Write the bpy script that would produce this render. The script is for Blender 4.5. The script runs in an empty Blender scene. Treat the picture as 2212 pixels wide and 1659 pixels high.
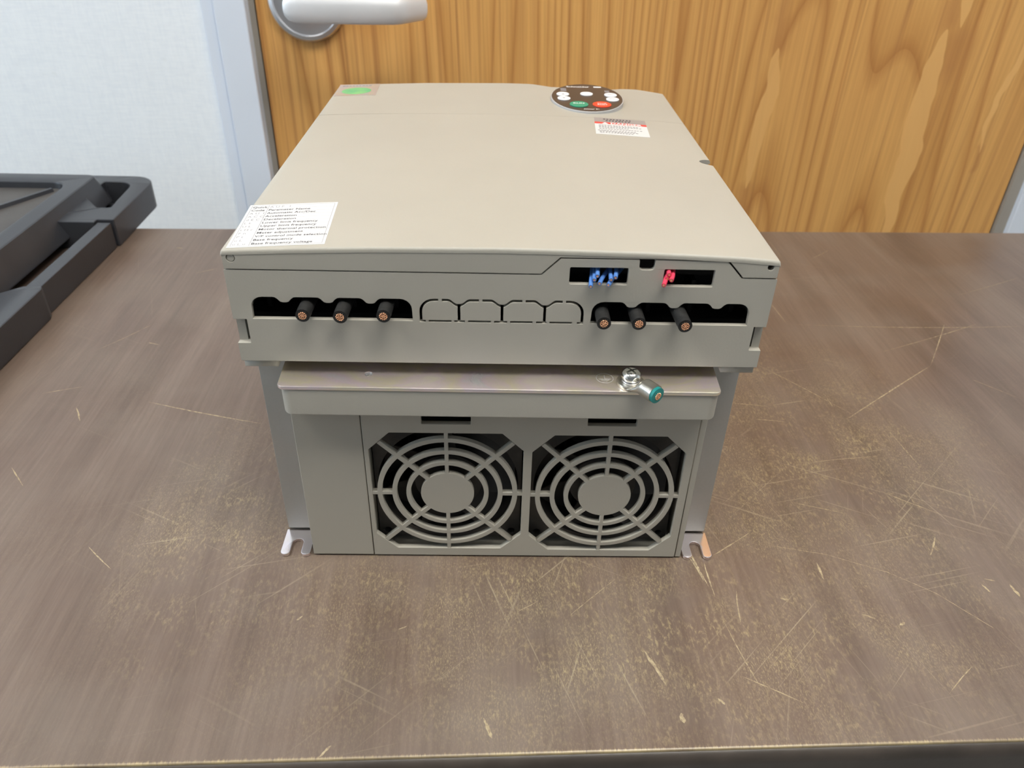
import bpy, bmesh, math, random
from mathutils import Matrix, Vector
from math import sin, cos, pi, radians
random.seed(7)
scn = bpy.context.scene
COL = scn.collection
S = 0.001                                   # all lengths below are in millimetres

# ------------------------------------------------------------------ camera
cd = bpy.data.cameras.new('camera'); cam = bpy.data.objects.new('camera', cd); COL.objects.link(cam)
cd.sensor_width = 36.0; cd.lens = 36.0 * 1671.3169 / 2212
cd.clip_start = 0.01; cd.clip_end = 50
cam.rotation_euler = (0.9792, -0.0236, -0.0117)
cam.location = (-3.0552 * S, -307.3012 * S, 323.8551 * S)
cd.dof.use_dof = True; cd.dof.focus_distance = 0.40; cd.dof.aperture_fstop = 16
scn.camera = cam
# ------------------------------------------------------------------ world, exposure
w = bpy.data.worlds.new('world'); scn.world = w; w.use_nodes = True
w.node_tree.nodes['Background'].inputs[0].default_value = (0.90, 0.96, 1.0, 1)
w.node_tree.nodes['Background'].inputs[1].default_value = 0.13
vs = scn.view_settings
vs.view_transform = 'Standard'; vs.look = 'None'; vs.gamma = 1; vs.exposure = 0.46; vs.use_curve_mapping = False
LAMP_POWER = 11.0
WINDOW_POWER = 3.5

# ------------------------------------------------------------------ node helper
class NT:
    def __init__(s, tree): s.t = tree; s.n = tree.nodes; s.l = tree.links
    def put(s, sock, v):
        if v is None: return
        if isinstance(v, bpy.types.NodeSocket): s.l.new(v, sock)
        else:
            try: sock.default_value = v
            except Exception:
                sock.default_value = tuple(v) + (1,) if hasattr(v, '__len__') else v
    def math(s, op, a, b=None, c=None, clamp=False):
        n = s.n.new('ShaderNodeMath'); n.operation = op; n.use_clamp = clamp
        s.put(n.inputs[0], a); s.put(n.inputs[1], b); s.put(n.inputs[2], c); return n.outputs[0]
    def vmath(s, op, a, b=None, scale=None):
        n = s.n.new('ShaderNodeVectorMath'); n.operation = op
        s.put(n.inputs[0], a); s.put(n.inputs[1], b)
        if scale is not None: s.put(n.inputs['Scale'], scale)
        return n.outputs['Value'] if op in ('LENGTH', 'DOT_PRODUCT', 'DISTANCE') else n.outputs[0]
    def coord(s): return s.n.new('ShaderNodeTexCoord').outputs['Object']
    def mapping(s, v, scale=(1, 1, 1), loc=(0, 0, 0), rot=(0, 0, 0)):
        n = s.n.new('ShaderNodeMapping'); s.put(n.inputs[0], v)
        n.inputs['Location'].default_value = loc; n.inputs['Rotation'].default_value = rot; n.inputs['Scale'].default_value = scale
        return n.outputs[0]
    def noise(s, v, scale=5, detail=2, rough=0.5, dist=0.0):
        n = s.n.new('ShaderNodeTexNoise'); s.put(n.inputs['Vector'], v); s.put(n.inputs['Scale'], scale)
        n.inputs['Detail'].default_value = detail; n.inputs['Roughness'].default_value = rough; n.inputs['Distortion'].default_value = dist
        return n.outputs[0]
    def ramp(s, f, stops, interp='LINEAR'):
        n = s.n.new('ShaderNodeValToRGB'); s.put(n.inputs[0], f); cr = n.color_ramp; cr.interpolation = interp
        while len(cr.elements) < len(stops): cr.elements.new(0.5)
        for e, (p, c) in zip(cr.elements, stops):
            e.position = p; e.color = (c, c, c, 1) if not hasattr(c, '__len__') else tuple(c) + (1,)
        return n.outputs[0]
    def mix(s, f, a, b, mode='MIX'):
        n = s.n.new('ShaderNodeMix'); n.data_type = 'RGBA'; n.blend_type = mode
        s.put(n.inputs[0], f); s.put(n.inputs[6], a); s.put(n.inputs[7], b); return n.outputs[2]
    def sep(s, v):
        n = s.n.new('ShaderNodeSeparateXYZ'); s.put(n.inputs[0], v); return n.outputs
    def comb(s, x, y, z):
        n = s.n.new('ShaderNodeCombineXYZ'); s.put(n.inputs[0], x); s.put(n.inputs[1], y); s.put(n.inputs[2], z); return n.outputs[0]
    def bump(s, h, strength=0.2, dist=0.001):
        n = s.n.new('ShaderNodeBump'); s.put(n.inputs['Height'], h); n.inputs['Strength'].default_value = strength; n.inputs['Distance'].default_value = dist
        return n.outputs[0]

def newmat(name):
    m = bpy.data.materials.new(name); m.use_nodes = True
    nt = NT(m.node_tree); b = nt.n['Principled BSDF']
    return m, nt, b
def mat(name, col, rough=0.5, metal=0.0, spec=0.5, grain=0.0, gscale=600, vary=0.0, vscale=8, bumpd=0.0002, coat=0.0):
    m, nt, b = newmat(name)
    b.inputs['Base Color'].default_value = tuple(col) + (1,)
    b.inputs['Roughness'].default_value = rough; b.inputs['Metallic'].default_value = metal
    b.inputs['Specular IOR Level'].default_value = spec; b.inputs['Coat Weight'].default_value = coat
    co = nt.coord()
    if vary:
        f = nt.noise(co, vscale, 3, 0.55)
        lo = tuple(c * (1 - vary) for c in col); hi = tuple(min(1, c * (1 + vary)) for c in col)
        nt.put(b.inputs['Base Color'], nt.ramp(f, [(0.3, lo), (0.7, hi)]))
    if grain:
        nt.put(b.inputs['Normal'], nt.bump(nt.noise(co, gscale, 2, 0.6), grain, bumpd))
    return m

M = {}
M['beige'] = mat('beige_plastic', (0.418, 0.398, 0.348), 0.48, grain=0.25, gscale=900, vary=0.03, vscale=14)
M['beige_fan'] = mat('beige_fan_plastic', (0.42, 0.398, 0.342), 0.52, grain=0.25, gscale=900, vary=0.03, vscale=14)
M['black'] = mat('black_plastic', (0.012, 0.012, 0.013), 0.4, grain=0.2)
M['inner'] = mat('dark_terminal_plastic', (0.015, 0.014, 0.014), 0.6, grain=0.2)
M['fan'] = mat('fan_dark_plastic', (0.055, 0.052, 0.048), 0.45, vary=0.25, vscale=60)
M['tray'] = mat('tray_black_plastic', (0.036, 0.038, 0.045), 0.33, grain=0.35, gscale=500, vary=0.15, vscale=20)
M['traymat'] = mat('tray_textured_panel', (0.075, 0.069, 0.064), 0.5, grain=0.6, gscale=350, vary=0.2, vscale=25)
M['insul'] = mat('cable_insulation_black', (0.016, 0.016, 0.016), 0.55, grain=0.5, gscale=1500, vary=0.35, vscale=300)
M['blue'] = mat('wire_blue', (0.10, 0.24, 0.60), 0.42, vary=0.1, vscale=300)
M['red'] = mat('wire_red', (0.75, 0.06, 0.12), 0.42, vary=0.1, vscale=300)
M['teal'] = mat('ground_insulation_teal', (0.01, 0.23, 0.22), 0.45, vary=0.15, vscale=300)
M['copper'] = mat('copper_strand', (0.95, 0.50, 0.30), 0.42, 0.8, vary=0.15, vscale=500)
M['tin'] = mat('tinned_lug', (0.62, 0.60, 0.54), 0.33, 1.0, grain=0.3, gscale=900, vary=0.1, vscale=150)
M['chrome'] = mat('screw_nickel', (0.80, 0.80, 0.76), 0.14, 1.0, vary=0.06, vscale=200)
M['steel'] = mat('satin_chrome', (0.86, 0.86, 0.88), 0.34, 1.0, grain=0.1, gscale=400, vary=0.03, vscale=40)
M['label'] = mat('label_paper', (0.68, 0.69, 0.70), 0.45, vary=0.01)
M['print'] = mat('print_dark', (0.05, 0.05, 0.06), 0.6)
M['printg'] = mat('print_grey', (0.33, 0.33, 0.36), 0.6)
M['labelgrey'] = mat('label_grey_header', (0.32, 0.29, 0.28), 0.5)
M['danger'] = mat('danger_red', (0.72, 0.06, 0.05), 0.5)
M['white'] = mat('white_print', (0.85, 0.85, 0.85), 0.5)
M['keypad'] = mat('keypad_face', (0.055, 0.043, 0.039), 0.33, vary=0.1)
M['keyrim'] = mat('keypad_rim', (0.45, 0.45, 0.46), 0.35)
M['keywhite'] = mat('button_white', (0.83, 0.83, 0.85), 0.4)
M['keygreen'] = mat('button_green', (0.02, 0.30, 0.18), 0.4)
M['keyred'] = mat('button_red', (0.80, 0.07, 0.03), 0.4)
M['frame'] = mat('door_frame_paint', (0.72, 0.78, 0.88), 0.4, grain=0.12, gscale=120, vary=0.02, vscale=6)
M['rabbet'] = mat('door_frame_rabbet', (0.34, 0.31, 0.27), 0.5, vary=0.05)
M['floor'] = mat('floor_vinyl', (0.30, 0.29, 0.27), 0.5, vary=0.15, vscale=6)
M['ceil'] = mat('ceiling_tile', (0.8, 0.8, 0.79), 0.9, grain=0.4, gscale=90)
M['darkedge'] = mat('table_edge_band', (0.050, 0.040, 0.033), 0.42, grain=0.3, gscale=300, vary=0.3, vscale=30)
M['leg'] = mat('table_leg_steel', (0.05, 0.045, 0.04), 0.4, 0.6)

def iridescent(name, cols, rough, scale, metal=1.0, mott=0.35):
    m, nt, b = newmat(name); co = nt.coord()
    f = nt.noise(nt.mapping(co, (1, 1.6, 1)), scale, 3, 0.55, 0.6)
    c = nt.ramp(f, [(0.25 + 0.5 * i / (len(cols) - 1), k) for i, k in enumerate(cols)])
    g = nt.noise(nt.mapping(co, (1, 1, 1)), 700, 2, 0.6)
    c = nt.mix(nt.ramp(g, [(0.35, 0.0), (0.8, mott)]), c, (0.85, 0.80, 0.72))
    nt.put(b.inputs['Base Color'], c); b.inputs['Metallic'].default_value = metal
    nt.put(b.inputs['Roughness'], nt.ramp(f, [(0.3, rough), (0.7, rough + 0.1)]))
    nt.put(b.inputs['Normal'], nt.bump(g, 0.15 * min(1, mott * 3), 0.0002))
    return m
M['zinc'] = iridescent('zinc_passivated', [(0.86, 0.92, 0.96), (0.93, 0.80, 0.88), (0.92, 0.85, 0.68), (0.90, 0.78, 0.82), (0.92, 0.88, 0.74)], 0.27, 26, 0.87)
M['chassis'] = iridescent('chassis_zinc_sheet', [(0.47, 0.48, 0.48), (0.45, 0.455, 0.44), (0.47, 0.455, 0.43), (0.44, 0.45, 0.425)], 0.40, 14, 0.45, 0.05)
M['tab'] = iridescent('tab_zinc_sheet', [(0.92, 0.86, 0.92), (0.88, 0.82, 0.87), (0.92, 0.87, 0.82)], 0.16, 40)

def m_holo():
    m, nt, b = newmat('hologram_foil'); co = nt.coord()
    f = nt.noise(co, 60, 2, 0.5, 1.0)
    nt.put(b.inputs['Base Color'], nt.ramp(f, [(0.3, (0.55, 0.52, 0.55)), (0.5, (0.62, 0.55, 0.48)), (0.7, (0.5, 0.55, 0.6))]))
    b.inputs['Metallic'].default_value = 0.5; b.inputs['Roughness'].default_value = 0.35; return m
M['holo'] = m_holo()
def m_green():
    m, nt, b = newmat('green_emblem_foil'); co = nt.coord()
    f = nt.noise(co, 90, 2, 0.5)
    nt.put(b.inputs['Base Color'], nt.ramp(f, [(0.35, (0.10, 0.42, 0.20)), (0.7, (0.25, 0.58, 0.22))]))
    b.inputs['Roughness'].default_value = 0.4; return m
M['green'] = m_green()

def seg_group(taper=False):
    """distance to a line segment, 1 on the line falling to 0 at W (W narrows to the ends with taper)"""
    g = bpy.data.node_groups.new('fleck_mark' if taper else 'line_mark', 'ShaderNodeTree')
    for n, t in (('P', 'NodeSocketVector'), ('A', 'NodeSocketVector'), ('B', 'NodeSocketVector'), ('W', 'NodeSocketFloat'), ('Acc', 'NodeSocketFloat')):
        g.interface.new_socket(n, in_out='INPUT', socket_type=t)
    g.interface.new_socket('M', in_out='OUTPUT', socket_type='NodeSocketFloat')
    nt = NT(g); i = g.nodes.new('NodeGroupInput'); o = g.nodes.new('NodeGroupOutput')
    pa = nt.vmath('SUBTRACT', i.outputs[0], i.outputs[1]); ba = nt.vmath('SUBTRACT', i.outputs[2], i.outputs[1])
    h = nt.math('DIVIDE', nt.vmath('DOT_PRODUCT', pa, ba), nt.vmath('DOT_PRODUCT', ba, ba), clamp=True)
    d = nt.vmath('LENGTH', nt.vmath('SUBTRACT', pa, nt.vmath('SCALE', ba, scale=h)))
    wd = i.outputs[3]
    if taper: wd = nt.math('MULTIPLY', wd, nt.math('ADD', nt.math('POWER', nt.math('SINE', nt.math('MULTIPLY', nt.math('POWER', h, 0.8), pi), clamp=True), 0.75), 0.02))
    r = nt.math('SUBTRACT', 1.0, nt.math('DIVIDE', d, wd), clamp=True)
    g.links.new(nt.math('MAXIMUM', r, i.outputs[4]), o.inputs[0]); return g
SEG = seg_group(); FLECK = seg_group(True)
def m_door():
    m, nt, b = newmat('door_wood_veneer'); co = nt.coord()
    sx = nt.sep(co)
    # grain lean: the figure drifts sideways with height
    drift = nt.noise(nt.mapping(co, (2.2, 1, 0.9), (4, 0, 2)), 1.0, 1, 0.5)
    x2 = nt.math('ADD', sx[0], nt.math('MULTIPLY', nt.math('SUBTRACT', drift, 0.5), 0.10))
    v2 = nt.comb(x2, 0.0, sx[2])
    # growth rings: stretched noise cut into contour bands, sharp on one side
    base = nt.noise(nt.mapping(v2, (6.0, 1, 0.22), (0.3, 0, 0.2)), 1.0, 1.2, 0.4, 0.1)
    k = nt.math('ADD', nt.math('MULTIPLY', base, 30.0), nt.math('MULTIPLY', sx[0], 6.0))
    fr = nt.math('FRACT', k)
    ringc = nt.ramp(fr, [(0.0, (0.47, 0.215, 0.062)), (0.10, (0.60, 0.31, 0.095)), (0.40, (0.70, 0.385, 0.125)), (0.90, (0.67, 0.36, 0.115)), (1.0, (0.54, 0.265, 0.08))])
    # fine fibres
    fib = nt.noise(nt.mapping(v2, (300, 1, 5)), 1.0, 3, 0.65)
    c = nt.mix(0.5, ringc, nt.ramp(fib, [(0.3, (0.70, 0.64, 0.56)), (0.65, (1.06, 1.06, 1.06))]), 'MULTIPLY')
    # dark pore lines, bundled in some stretches
    pin = nt.noise(nt.mapping(v2, (120, 1, 1.1), (3, 0, 1)), 1.0, 2, 0.6)
    bun = nt.noise(nt.mapping(v2, (9, 1, 0.6), (8, 0, 3)), 1.0, 1, 0.5)
    pm = nt.math('MULTIPLY', nt.ramp(pin, [(0.53, 0.0), (0.64, 0.75)]), nt.ramp(bun, [(0.38, 0.15), (0.62, 1.0)]))
    c = nt.mix(pm, c, (0.36, 0.155, 0.05))
    # pale long flecks with a dark point at the end
    P = nt.vmath('SCALE', co, scale=1000.0)
    wob = nt.vmath('SUBTRACT', nt.comb(nt.noise(nt.mapping(co, (9, 1, 16)), 1.0, 2, 0.55), 0.5, 0.5), (0.5, 0.5, 0.5))
    Pj = nt.vmath('MULTIPLY', nt.vmath('ADD', P, nt.vmath('SCALE', wob, scale=26.0)), (1, 0, 1)); tot = None; dk = None
    for x1, z1, x2_, z2, hw in ((318, 156, 312, -10, 10), (507, 180, 503, -95, 15), (519, 420, 522, 182, 18), (316, 320, 318, 215, 7), (240, 0, 238, -90, 6), (600, 200, 592, 40, 4), (-120, 80, -118, -20, 5)):
        n = nt.n.new('ShaderNodeGroup'); n.node_tree = FLECK; nt.put(n.inputs[0], Pj)
        n.inputs[1].default_value = (x1, 0, z1); n.inputs[2].default_value = (x2_, 0, z2); n.inputs[3].default_value = hw
        nt.put(n.inputs[4], 0.0 if tot is None else tot); tot = n.outputs[0]
        for zz in (z1 + hw * 1.6, z2 - hw * 1.6):
            n = nt.n.new('ShaderNodeGroup'); n.node_tree = SEG; nt.put(n.inputs[0], Pj)
            n.inputs[1].default_value = (x1 if zz > z1 else x2_, 0, zz + 14); n.inputs[2].default_value = (x1 if zz > z1 else x2_, 0, zz - 14); n.inputs[3].default_value = hw * 1.5
            nt.put(n.inputs[4], 0.0 if dk is None else dk); dk = n.outputs[0]
    c = nt.mix(nt.math('MULTIPLY', dk, 0.55), c, (0.42, 0.185, 0.06))
    c = nt.mix(nt.ramp(tot, [(0.05, 0.0), (0.13, 0.85)]), c, (0.75, 0.43, 0.152))
    broad = nt.noise(nt.mapping(co, (3.2, 1, 0.5), (5, 0, 0)), 1.0, 1, 0.5)
    c = nt.mix(0.5, c, nt.ramp(broad, [(0.3, (0.96, 0.90, 0.86)), (0.7, (1.18, 1.18, 1.18))]), 'MULTIPLY')
    nt.put(b.inputs['Base Color'], c); b.inputs['Roughness'].default_value = 0.42
    nt.put(b.inputs['Normal'], nt.bump(fib, 0.12, 0.0004)); return m
M['door'] = m_door()

def m_wall():
    m, nt, b = newmat('wall_vinyl_weave'); co = nt.coord()
    h = nt.noise(nt.mapping(co, (60, 1, 520)), 1.0, 2, 0.6)
    h2 = nt.noise(nt.mapping(co, (420, 1, 60)), 1.0, 2, 0.6)
    hh = nt.math('ADD', h, h2)
    c = nt.ramp(nt.math('MULTIPLY', hh, 0.5), [(0.35, (0.83, 0.88, 0.94)), (0.62, (0.89, 0.935, 0.98))])
    spots = nt.noise(co, 22, 3, 0.7)
    c = nt.mix(nt.ramp(spots, [(0.70, 0.0), (0.78, 0.25)]), c, (0.5, 0.52, 0.5))
    nt.put(b.inputs['Base Color'], c); b.inputs['Roughness'].default_value = 0.6
    nt.put(b.inputs['Normal'], nt.bump(hh, 0.25, 0.0006)); return m
M['wall'] = m_wall()

# scratches on the table top: (x1, y1, x2, y2, half width) in mm, where they lie on the wood
def m_table():
    m, nt, b = newmat('table_walnut_laminate'); co = nt.coord()      # object space, metres
    P = nt.vmath('SCALE', co, scale=1000.0)
    wob = nt.noise(co, 9, 2, 0.5)
    g1 = nt.noise(nt.mapping(co, (26, 2.2, 1)), 1.0, 4, 0.6, 0.5)
    g2 = nt.noise(nt.mapping(co, (420, 16, 1)), 1.0, 3, 0.65)
    c = nt.ramp(g1, [(0.28, (0.110, 0.076, 0.058)), (0.5, (0.158, 0.112, 0.088)), (0.72, (0.190, 0.142, 0.115))])
    c = nt.mix(0.6, c, nt.ramp(g2, [(0.3, (0.70, 0.66, 0.62)), (0.7, (1.12, 1.12, 1.12))]), 'MULTIPLY')
    s = nt.sep(P)
    # worn haze: broad rubbed areas where the gloss is gone
    haze = nt.noise(nt.mapping(co, (1, 1.4, 1), (0.21, 0.1, 0)), 7.0, 4, 0.6)
    c = nt.mix(nt.ramp(haze, [(0.42, 0.0), (0.75, 0.30)]), c, (0.27, 0.235, 0.20))
    # rubbed-through speckle (yellowish), strongest round where heavy things were dragged
    def blob(x, y, rx, ry):
        v = nt.comb(nt.math('DIVIDE', nt.math('SUBTRACT', s[0], x), rx), nt.math('DIVIDE', nt.math('SUBTRACT', s[1], y), ry), 0.0)
        return nt.math('SUBTRACT', 1.0, nt.vmath('LENGTH', v), clamp=True)
    area = nt.math('MAXIMUM', blob(0, -25, 190, 45), nt.math('MAXIMUM', blob(200, 80, 170, 190), nt.math('MAXIMUM', blob(-165, 30, 55, 120), blob(80, -60, 240, 80))))
    sp = nt.noise(nt.mapping(co, (520, 210, 1)), 1.0, 4, 0.75, 0.3)
    patch = nt.noise(co, 34, 3, 0.6)
    spm = nt.math('MULTIPLY', nt.ramp(sp, [(0.50, 0.0), (0.66, 1.0)]), nt.math('MULTIPLY', nt.ramp(patch, [(0.38, 0.0), (0.66, 1.0)]), nt.math('ADD', nt.math('MULTIPLY', area, 1.25), 0.06), clamp=True))
    c = nt.mix(nt.math('MULTIPLY', spm, 0.85), c, (0.40, 0.32, 0.18))
    # much finer rubbed grain over most of the top
    sp2 = nt.noise(nt.mapping(co, (1500, 520, 1)), 1.0, 3, 0.7)
    pt2 = nt.noise(nt.mapping(co, (1, 1, 1), (2, 3, 0)), 16, 4, 0.65)
    f2 = nt.math('MULTIPLY', nt.ramp(sp2, [(0.50, 0.0), (0.68, 1.0)]), nt.math('MULTIPLY', nt.ramp(pt2, [(0.40, 0.0), (0.62, 1.0)]), nt.math('ADD', nt.math('MULTIPLY', area, 1.3), 0.12, clamp=True)))
    c = nt.mix(nt.math('MULTIPLY', f2, 0.8), c, (0.42, 0.34, 0.19))
    # hair scratches in several directions
    for ang, sc, off, th, amt in ((0.5, 1, 0, 0.70, 0.6), (-0.75, 1, 3, 0.70, 0.6), (1.25, 1.2, 7, 0.71, 0.5), (-0.2, 1.1, 11, 0.71, 0.6), (-1.2, 0.9, 17, 0.71, 0.5)):
        v = nt.mapping(nt.mapping(co, (1, 1, 1), (0, 0, 0), (0, 0, ang)), (6 * sc, 420 * sc, 1), (off, off * 1.7, 0))
        h = nt.noise(v, 1.0, 2, 0.5, 0.15)
        cut = nt.noise(nt.mapping(co, (1, 1, 1), (off, 2, 1)), 11, 2, 0.5)
        hm = nt.math('MULTIPLY', nt.ramp(h, [(th - 0.05, 0.0), (th, 1.0)]), nt.math('MULTIPLY', nt.ramp(cut, [(0.5, 0.0), (0.6, amt)]), nt.math('ADD', nt.math('MULTIPLY', area, 1.1), 0.10, clamp=True)))
        c = nt.mix(hm, c, (0.44, 0.37, 0.25))
    # chipped front edge: pale core showing through in a ragged strip
    e = nt.math('ADD', nt.math('SUBTRACT', s[1], TABLE_FRONT_LOCAL), nt.math('MULTIPLY', nt.math('SUBTRACT', nt.noise(nt.mapping(co, (700, 60, 1)), 1.0, 3, 0.7), 0.5), 4.0))
    em = nt.ramp(nt.math('MULTIPLY', e, 0.1), [(0.02, 1.0), (0.13, 0.0)])
    em = nt.math('MULTIPLY', em, nt.ramp(nt.noise(nt.mapping(co, (30, 1, 1)), 1.0, 3, 0.7), [(0.34, 0.25), (0.6, 0.95)]))
    c = nt.mix(em, c, (0.46, 0.36, 0.20))
    nt.put(b.inputs['Base Color'], c)
    nt.put(b.inputs['Roughness'], nt.ramp(haze, [(0.3, 0.27), (0.7, 0.42)]))
    nt.put(b.inputs['Normal'], nt.bump(g2, 0.12, 0.0003)); return m

# ------------------------------------------------------------------ mesh helpers
def link(o, parent=None):
    COL.objects.link(o)
    if parent is not None: o.parent = parent
    return o
def tag(o, label=None, cat=None, group=None, kind=None):
    if label: o['label'] = label
    if cat: o['category'] = cat
    if group: o['group'] = group
    if kind: o['kind'] = kind
    return o
def empty(name, loc=(0, 0, 0), parent=None):
    o = bpy.data.objects.new(name, None); o.empty_display_size = 0.02
    o.location = Vector(loc) * S; return link(o, parent)
def mesh_obj(name, bm, m, parent=None, smooth=False, raw=False):
    """bm in millimetres, in world frame; parents sit at their own spot, so subtract it"""
    if not raw:
        off = Vector((0, 0, 0)); p = parent
        while p is not None: off += p.location; p = p.parent
        for v in bm.verts: v.co = v.co * S - off
    me = bpy.data.meshes.new(name); bm.normal_update(); bm.to_mesh(me); bm.free()
    me.materials.append(M[m] if isinstance(m, str) else m)
    if smooth:
        for p in me.polygons: p.use_smooth = True
        me.set_sharp_from_angle(angle=radians(40))
    o = link(bpy.data.objects.new(name, me), parent)
    if smooth:
        wn = o.modifiers.new('weighted', 'WEIGHTED_NORMAL'); wn.keep_sharp = True; wn.weight = 100
    return o
def bx(bm, x0, x1, y0, y1, z0, z1, bev=0, seg=2):
    b2 = bmesh.new(); bmesh.ops.create_cube(b2, size=1)
    for v in b2.verts: v.co = Vector(((x0 + x1) / 2 + v.co.x * (x1 - x0), (y0 + y1) / 2 + v.co.y * (y1 - y0), (z0 + z1) / 2 + v.co.z * (z1 - z0)))
    if bev: bmesh.ops.bevel(b2, geom=b2.edges[:], offset=bev, segments=seg, affect='EDGES', profile=0.5)
    join(bm, b2); return bm
def join(bm, b2, mtx=None):
    if mtx is not None: bmesh.ops.transform(b2, matrix=mtx, verts=b2.verts[:])
    me = bpy.data.meshes.new('t'); b2.to_mesh(me); b2.free(); bm.from_mesh(me); bpy.data.meshes.remove(me); return bm
def box_bm(*a, **k): return bx(bmesh.new(), *a, **k)
def curve_to_bm(cu):
    ob = bpy.data.objects.new('t', cu); COL.objects.link(ob)
    bpy.context.view_layer.update()
    dg = bpy.context.evaluated_depsgraph_get()
    me = bpy.data.meshes.new_from_object(ob.evaluated_get(dg))
    bm = bmesh.new(); bm.from_mesh(me)
    bmesh.ops.remove_doubles(bm, verts=bm.verts[:], dist=1e-5)
    bpy.data.meshes.remove(me); bpy.data.objects.remove(ob); bpy.data.curves.remove(cu); return bm
def plate(loops, thick, bev=0.0):
    """filled 2D outline (first loop outside, others holes), 0..thick along local z"""
    cu = bpy.data.curves.new('t', 'CURVE'); cu.dimensions = '2D'; cu.fill_mode = 'BOTH'
    cu.extrude = thick / 2 - bev; cu.bevel_depth = bev; cu.bevel_resolution = 1; cu.offset = -bev
    for lp in loops:
        sp = cu.splines.new('POLY'); sp.points.add(len(lp) - 1)
        for p, q in zip(sp.points, lp): p.co = (q[0], q[1], 0, 1)
        sp.use_cyclic_u = True
    bm = curve_to_bm(cu)
    bmesh.ops.translate(bm, verts=bm.verts[:], vec=(0, 0, thick / 2)); return bm
def front(bm, y0, thick):
    """local plate -> upright plate facing -Y with its face at y0"""
    bmesh.ops.transform(bm, matrix=Matrix.Translation((0, y0 + thick, 0)) @ Matrix.Rotation(pi / 2, 4, 'X'), verts=bm.verts[:]); return bm
def text_bm(s, size=1.0, align='LEFT', bold=0.0, sx=1.0):
    cu = bpy.data.curves.new('t', 'FONT'); cu.body = s; cu.size = size; cu.align_x = align; cu.fill_mode = 'FRONT'; cu.offset = bold; cu.resolution_u = 2
    bm = curve_to_bm(cu)
    for v in bm.verts: v.co.x *= sx
    return bm
def rpoly(pts, r, seg=5):
    """round the corners of a closed polygon; r may be a list"""
    out = []; n = len(pts)
    for i in range(n):
        p = Vector(pts[i]); a = Vector(pts[i - 1]); b = Vector(pts[(i + 1) % n]); rr = r[i] if hasattr(r, '__len__') else r
        if rr <= 0: out.append(tuple(p)); continue
        u = (a - p).normalized(); v = (b - p).normalized()
        half = math.acos(max(-1, min(1, u.dot(v)))) / 2
        t = min(rr / math.tan(half), (a - p).length * .49, (b - p).length * .49)
        rr2 = t * math.tan(half); c = p + (u + v).normalized() * (rr2 / sin(half))
        s0 = p + u * t - c; s1 = p + v * t - c
        a0 = math.atan2(s0.y, s0.x); da = math.atan2(s1.y, s1.x) - a0
        while da > pi: da -= 2 * pi
        while da < -pi: da += 2 * pi
        for k in range(seg + 1):
            an = a0 + da * k / seg; out.append((c.x + rr2 * cos(an), c.y + rr2 * sin(an)))
    return out
def rect(x0, x1, y0, y1, r=0, seg=4): return rpoly([(x0, y0), (x1, y0), (x1, y1), (x0, y1)], r, seg)
def circ(cx, cy, r, n=32, ry=None): return [(cx + r * cos(2 * pi * k / n), cy + (ry or r) * sin(2 * pi * k / n)) for k in range(n)]
def tube(bm, pts, r, n=16, cap=True, rs=None):
    pts = [Vector(p) for p in pts]; rings = []; up = Vector((0, 0, 1))
    for i, p in enumerate(pts):
        t = (pts[min(i + 1, len(pts) - 1)] - pts[max(i - 1, 0)]).normalized()
        ref = up if abs(t.dot(up)) < .95 else Vector((1, 0, 0))
        u = t.cross(ref).normalized(); v = u.cross(t); rr = rs[i] if rs else r
        rings.append([bm.verts.new(p + (u * cos(2 * pi * k / n) + v * sin(2 * pi * k / n)) * rr) for k in range(n)])
    for a, b in zip(rings, rings[1:]):
        for k in range(n): bm.faces.new((a[k], a[(k + 1) % n], b[(k + 1) % n], b[k]))
    if cap: bm.faces.new(rings[0]); bm.faces.new(rings[-1][::-1])
    bmesh.ops.recalc_face_normals(bm, faces=bm.faces[:]); return bm
def lathe(prof, n=32):
    """profile [(r,z)] round local z"""
    bm = bmesh.new(); rings = []
    for r, z in prof:
        rings.append([bm.verts.new((r * cos(2 * pi * k / n), r * sin(2 * pi * k / n), z)) for k in range(n)] if r > 1e-6 else [bm.verts.new((0, 0, z))])
    for a, b in zip(rings, rings[1:]):
        for k in range(n):
            q = [a[k % len(a)], a[(k + 1) % n % len(a)], b[(k + 1) % n % len(b)], b[k % len(b)]]
            q2 = []
            for v in q:
                if v not in q2: q2.append(v)
            if len(q2) > 2: bm.faces.new(q2)
    bmesh.ops.recalc_face_normals(bm, faces=bm.faces[:]); return bm
def spline(pts, n=8):
    """Catmull-Rom through points"""
    P = [Vector(p) for p in pts]; P = [P[0] * 2 - P[1]] + P + [P[-1] * 2 - P[-2]]; out = []
    for i in range(1, len(P) - 2):
        for k in range(n):
            t = k / n; a, b, c, d = P[i - 1:i + 3]
            out.append(0.5 * ((2 * b) + (c - a) * t + (2 * a - 5 * b + 4 * c - d) * t * t + (3 * b - a - 3 * c + d) * t ** 3))
    out.append(P[-2]); return out
def interp(x, xs, ys):
    if x <= xs[0]: return ys[0]
    for i in range(len(xs) - 1):
        if x <= xs[i + 1]:
            t = (x - xs[i]) / (xs[i + 1] - xs[i]); return ys[i] + (ys[i + 1] - ys[i]) * t
    return ys[-1]

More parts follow.
